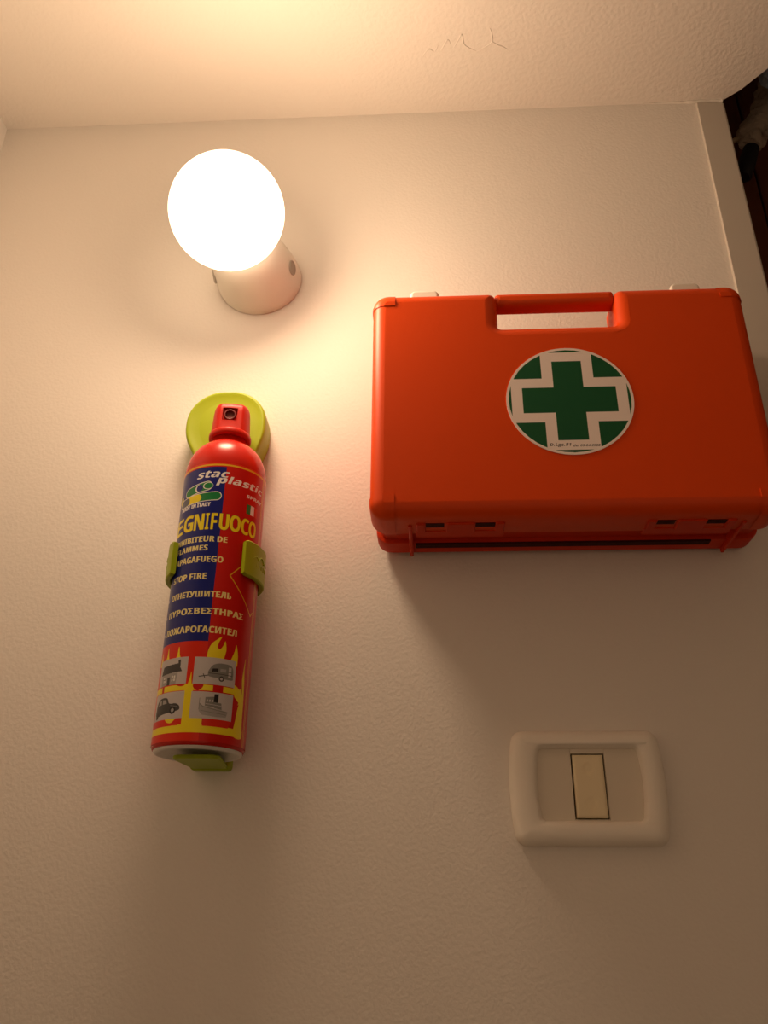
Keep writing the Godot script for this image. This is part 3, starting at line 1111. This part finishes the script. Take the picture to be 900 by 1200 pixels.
func barrel(x0: float, y0: float, x1: float, y1: float, bulge: float, r: float) -> Array:
	# a rectangle whose left and right sides bow outward
	var xm := bulge
	return [[Vector2(x0, y0), r], [Vector2(x1, y0), r], [Vector2(x1 + xm * 0.75, lerpf(y0, y1, 0.25)), 0.02], [Vector2(x1 + xm, (y0 + y1) / 2), 0.05], [Vector2(x1 + xm * 0.75, lerpf(y0, y1, 0.75)), 0.02], [Vector2(x1, y1), r], [Vector2(x0, y1), r], [Vector2(x0 - xm * 0.75, lerpf(y0, y1, 0.75)), 0.02], [Vector2(x0 - xm, (y0 + y1) / 2), 0.05], [Vector2(x0 - xm * 0.75, lerpf(y0, y1, 0.25)), 0.02]]


func switch() -> void:
	var x0 := 0.0575
	var x1 := 0.1610
	var y0 := 1.1010
	var y1 := 1.1795
	var o := thing("light_switch", "cream wall plate with a single ivory rocker switch under the case", "switch", Vector3(0.1105, 1.140, 0))
	var out := barrel(x0, y0, x1, y1, 0.0035, 0.0085)
	var win := barrel(0.0757, 1.1172, 0.1453, 1.1666, 0.0022, 0.0035)
	var g := Geo.new()
	var rings := []
	for q in [[0.0, 0.0], [0.0030, 0.0], [0.0052, 0.0007], [0.0076, 0.0022], [0.0092, 0.0045], [0.0101, 0.0075], [0.0104, 0.0105]]:
		rings.append(lift(outline(out, q[1], 6), q[0]))
	for q in [[0.0101, -0.0032], [0.0094, -0.0020], [0.0080, -0.0009], [0.0062, 0.0], [0.0030, 0.0]]:
		rings.append(lift(outline(win, q[1], 6), q[0]))
	rings.append(lift(outline(win, 0.0, 6), 0.0))
	rings.append(lift(outline(out, 0.0, 6), 0.0))
	g.loft(rings, true, [1, 10, 11, 12])
	part("plate", g.mesh(M.cream), o)
	# blank covers either side of the rocker
	part("blank_cover", boxmesh(Vector3(0.0725, 1.1155, 0.0010), Vector3(0.0985, 1.1680, 0.0052), M.cover, 0.0004), o, "blank cover beside the rocker")
	part("blank_cover", boxmesh(Vector3(0.1222, 1.1155, 0.0010), Vector3(0.1490, 1.1680, 0.0052), M.cover, 0.0004), o, "blank cover beside the rocker")
	part("insert_edge", boxmesh(Vector3(0.0985, 1.1632, 0.0010), Vector3(0.1222, 1.1680, 0.0052), M.cover, 0.0003), o)
	part("insert_edge", boxmesh(Vector3(0.0985, 1.1155, 0.0010), Vector3(0.1222, 1.1184, 0.0052), M.cover, 0.0003), o)
	part("gap", boxmesh(Vector3(0.0980, 1.1160, 0.0004), Vector3(0.1226, 1.1655, 0.0016), M.black), o)
	# rocker with two round dimples, pressed in at the top
	var r := Geo.new()
	var nx := 20
	var ny := 40
	var rx0 := 0.0996
	var rx1 := 0.1211
	var ry0 := 1.1192
	var ry1 := 1.1623
	var face := func(i: int, j: int) -> Vector3:
		var u := float(i) / nx
		var v := float(j) / ny
		var x := lerpf(rx0, rx1, u)
		var y := lerpf(ry0, ry1, v)
		var z := 0.0062 + 0.0016 * (1.0 - v)
		var e := minf(minf(u, 1.0 - u) * (rx1 - rx0), minf(v, 1.0 - v) * (ry1 - ry0))
		z -= 0.0012 * pow(maxf(0.0, 1.0 - e / 0.0018), 2.0)
		for cy in [0.22, 0.78]:
			var d := Vector2(x - (rx0 + rx1) / 2, y - lerpf(ry0, ry1, cy)).length()
			z -= 0.0006 * (1.0 - smoothstep(0.0022, 0.0050, d))
		return Vector3(x, y, z)
	for i in nx:
		for j in ny:
			r.quad(face.call(i, j), face.call(i + 1, j), face.call(i + 1, j + 1), face.call(i, j + 1), 0)
	var rim := PackedVector3Array()
	for i in nx:
		rim.append(face.call(i, 0))
	for j in ny:
		rim.append(face.call(nx, j))
	for i in nx:
		rim.append(face.call(nx - i, ny))
	for j in ny:
		rim.append(face.call(0, ny - j))
	var low := PackedVector3Array()
	for p in rim:
		low.append(Vector3(p.x, p.y, 0.0015))
	r.loft([low, rim], true, [], 1)
	r.cap(low, true, 2)
	part("rocker", r.mesh(M.rocker), o, "ivory rocker with two round dimples")


func recess_things() -> void:
	# a crumpled grey cloth garment hanging in the dark beyond the trim
	var nz := FastNoiseLite.new()
	nz.seed = 9
	nz.frequency = 28.0
	nz.fractal_octaves = 3
	var path := [Vector3(0.4365, 1.997, -0.200), Vector3(0.4440, 2.018, -0.202), Vector3(0.4600, 2.040, -0.206), Vector3(0.4800, 2.068, -0.210), Vector3(0.5000, 2.110, -0.216), Vector3(0.5250, 2.180, -0.226), Vector3(0.5450, 2.280, -0.240), Vector3(0.5550, 2.380, -0.250)]
	var rad := [0.0120, 0.0175, 0.0210, 0.0240, 0.0270, 0.0320, 0.0360, 0.0300]
	var rings := []
	var steps := 7
	for i in path.size() - 1:
		for k in steps:
			var t := float(k) / steps
			var a: Vector3 = path[i]
			var b: Vector3 = path[i + 1]
			var p := a.lerp(b, t)
			var r := lerpf(rad[i], rad[i + 1], t)
			var d := (b - a).normalized()
			var s := d.cross(Vector3.BACK).normalized()
			var f := s.cross(d)
			var ring := PackedVector3Array()
			for m in 28:
				var an := TAU * m / 28
				var q := p + (s * cos(an) + f * sin(an)) * r
				q += (s * cos(an) + f * sin(an)) * (nz.get_noise_3dv(q) * 0.010 + 0.0016 * sin((i * steps + k) * 1.5 + an * 2.0))
				ring.append(q)
			rings.append(ring)
	var g := Geo.new()
	g.loft(rings)
	g.fan(rings[0], path[0], true)
	g.fan(rings[-1], path[-1], false)
	var base := Vector3(0.44, 1.99, -0.20)
	var coat := thing("hanging_garment", "crumpled grey cloth garment hanging in the dark beyond the trim", "garment", base)
	part("sleeve", g.mesh(M.fabric), coat)
	var lobe := Geo.new()
	lobe.tube(PackedVector3Array([Vector3(0.4520, 2.004, -0.185), Vector3(0.4565, 2.000, -0.184), Vector3(0.4620, 2.006, -0.186), Vector3(0.4680, 2.020, -0.190)]), [0.003, 0.0055, 0.006, 0.003], 12)
	part("fold", lobe.mesh(M.fabric), coat)
	# black rod end below it
	var k := Geo.new()
	k.tube(PackedVector3Array([Vector3(0.4200, 1.944, -0.205), Vector3(0.4212, 1.947, -0.205), Vector3(0.4290, 1.968, -0.205), Vector3(0.4400, 1.996, -0.205)]), [0.0085, 0.0110, 0.0115, 0.0105], 18)
	var rod := thing("black_handle", "black thick handle end poking out below the grey garment", "handle", Vector3(0.42, 1.944, -0.205))
	part("grip", k.mesh(M.black), rod)
	# beige peg that carries it
	var pg := Geo.new()
	pg.tube(PackedVector3Array([Vector3(0.4080, 2.0140, -0.215), Vector3(0.4220, 2.0145, -0.205), Vector3(0.4360, 2.0150, -0.200), Vector3(0.4500, 2.0160, -0.230), Vector3(0.4500, 2.0160, -0.329)]), [0.0030, 0.0034, 0.0034, 0.0034, 0.0040], 12)
	var peg := thing("coat_peg", "thin beige peg on the dark wooden wall behind the garment", "peg", Vector3(0.45, 2.016, -0.33))
	part("rod", pg.mesh(M.brass), peg)
	# pale blue cloth at the edge of the picture
	var bl := Geo.new()
	bl.box(Vector3(0.4400, 2.037, -0.150), Vector3(0.5150, 2.090, -0.125), 0.006)
	var cloth := thing("blue_cloth", "pale blue folded cloth above the grey garment at the picture edge", "cloth", Vector3(0.478, 2.037, -0.137))
	part("folded_cloth", bl.mesh(M.blue_cloth), cloth)
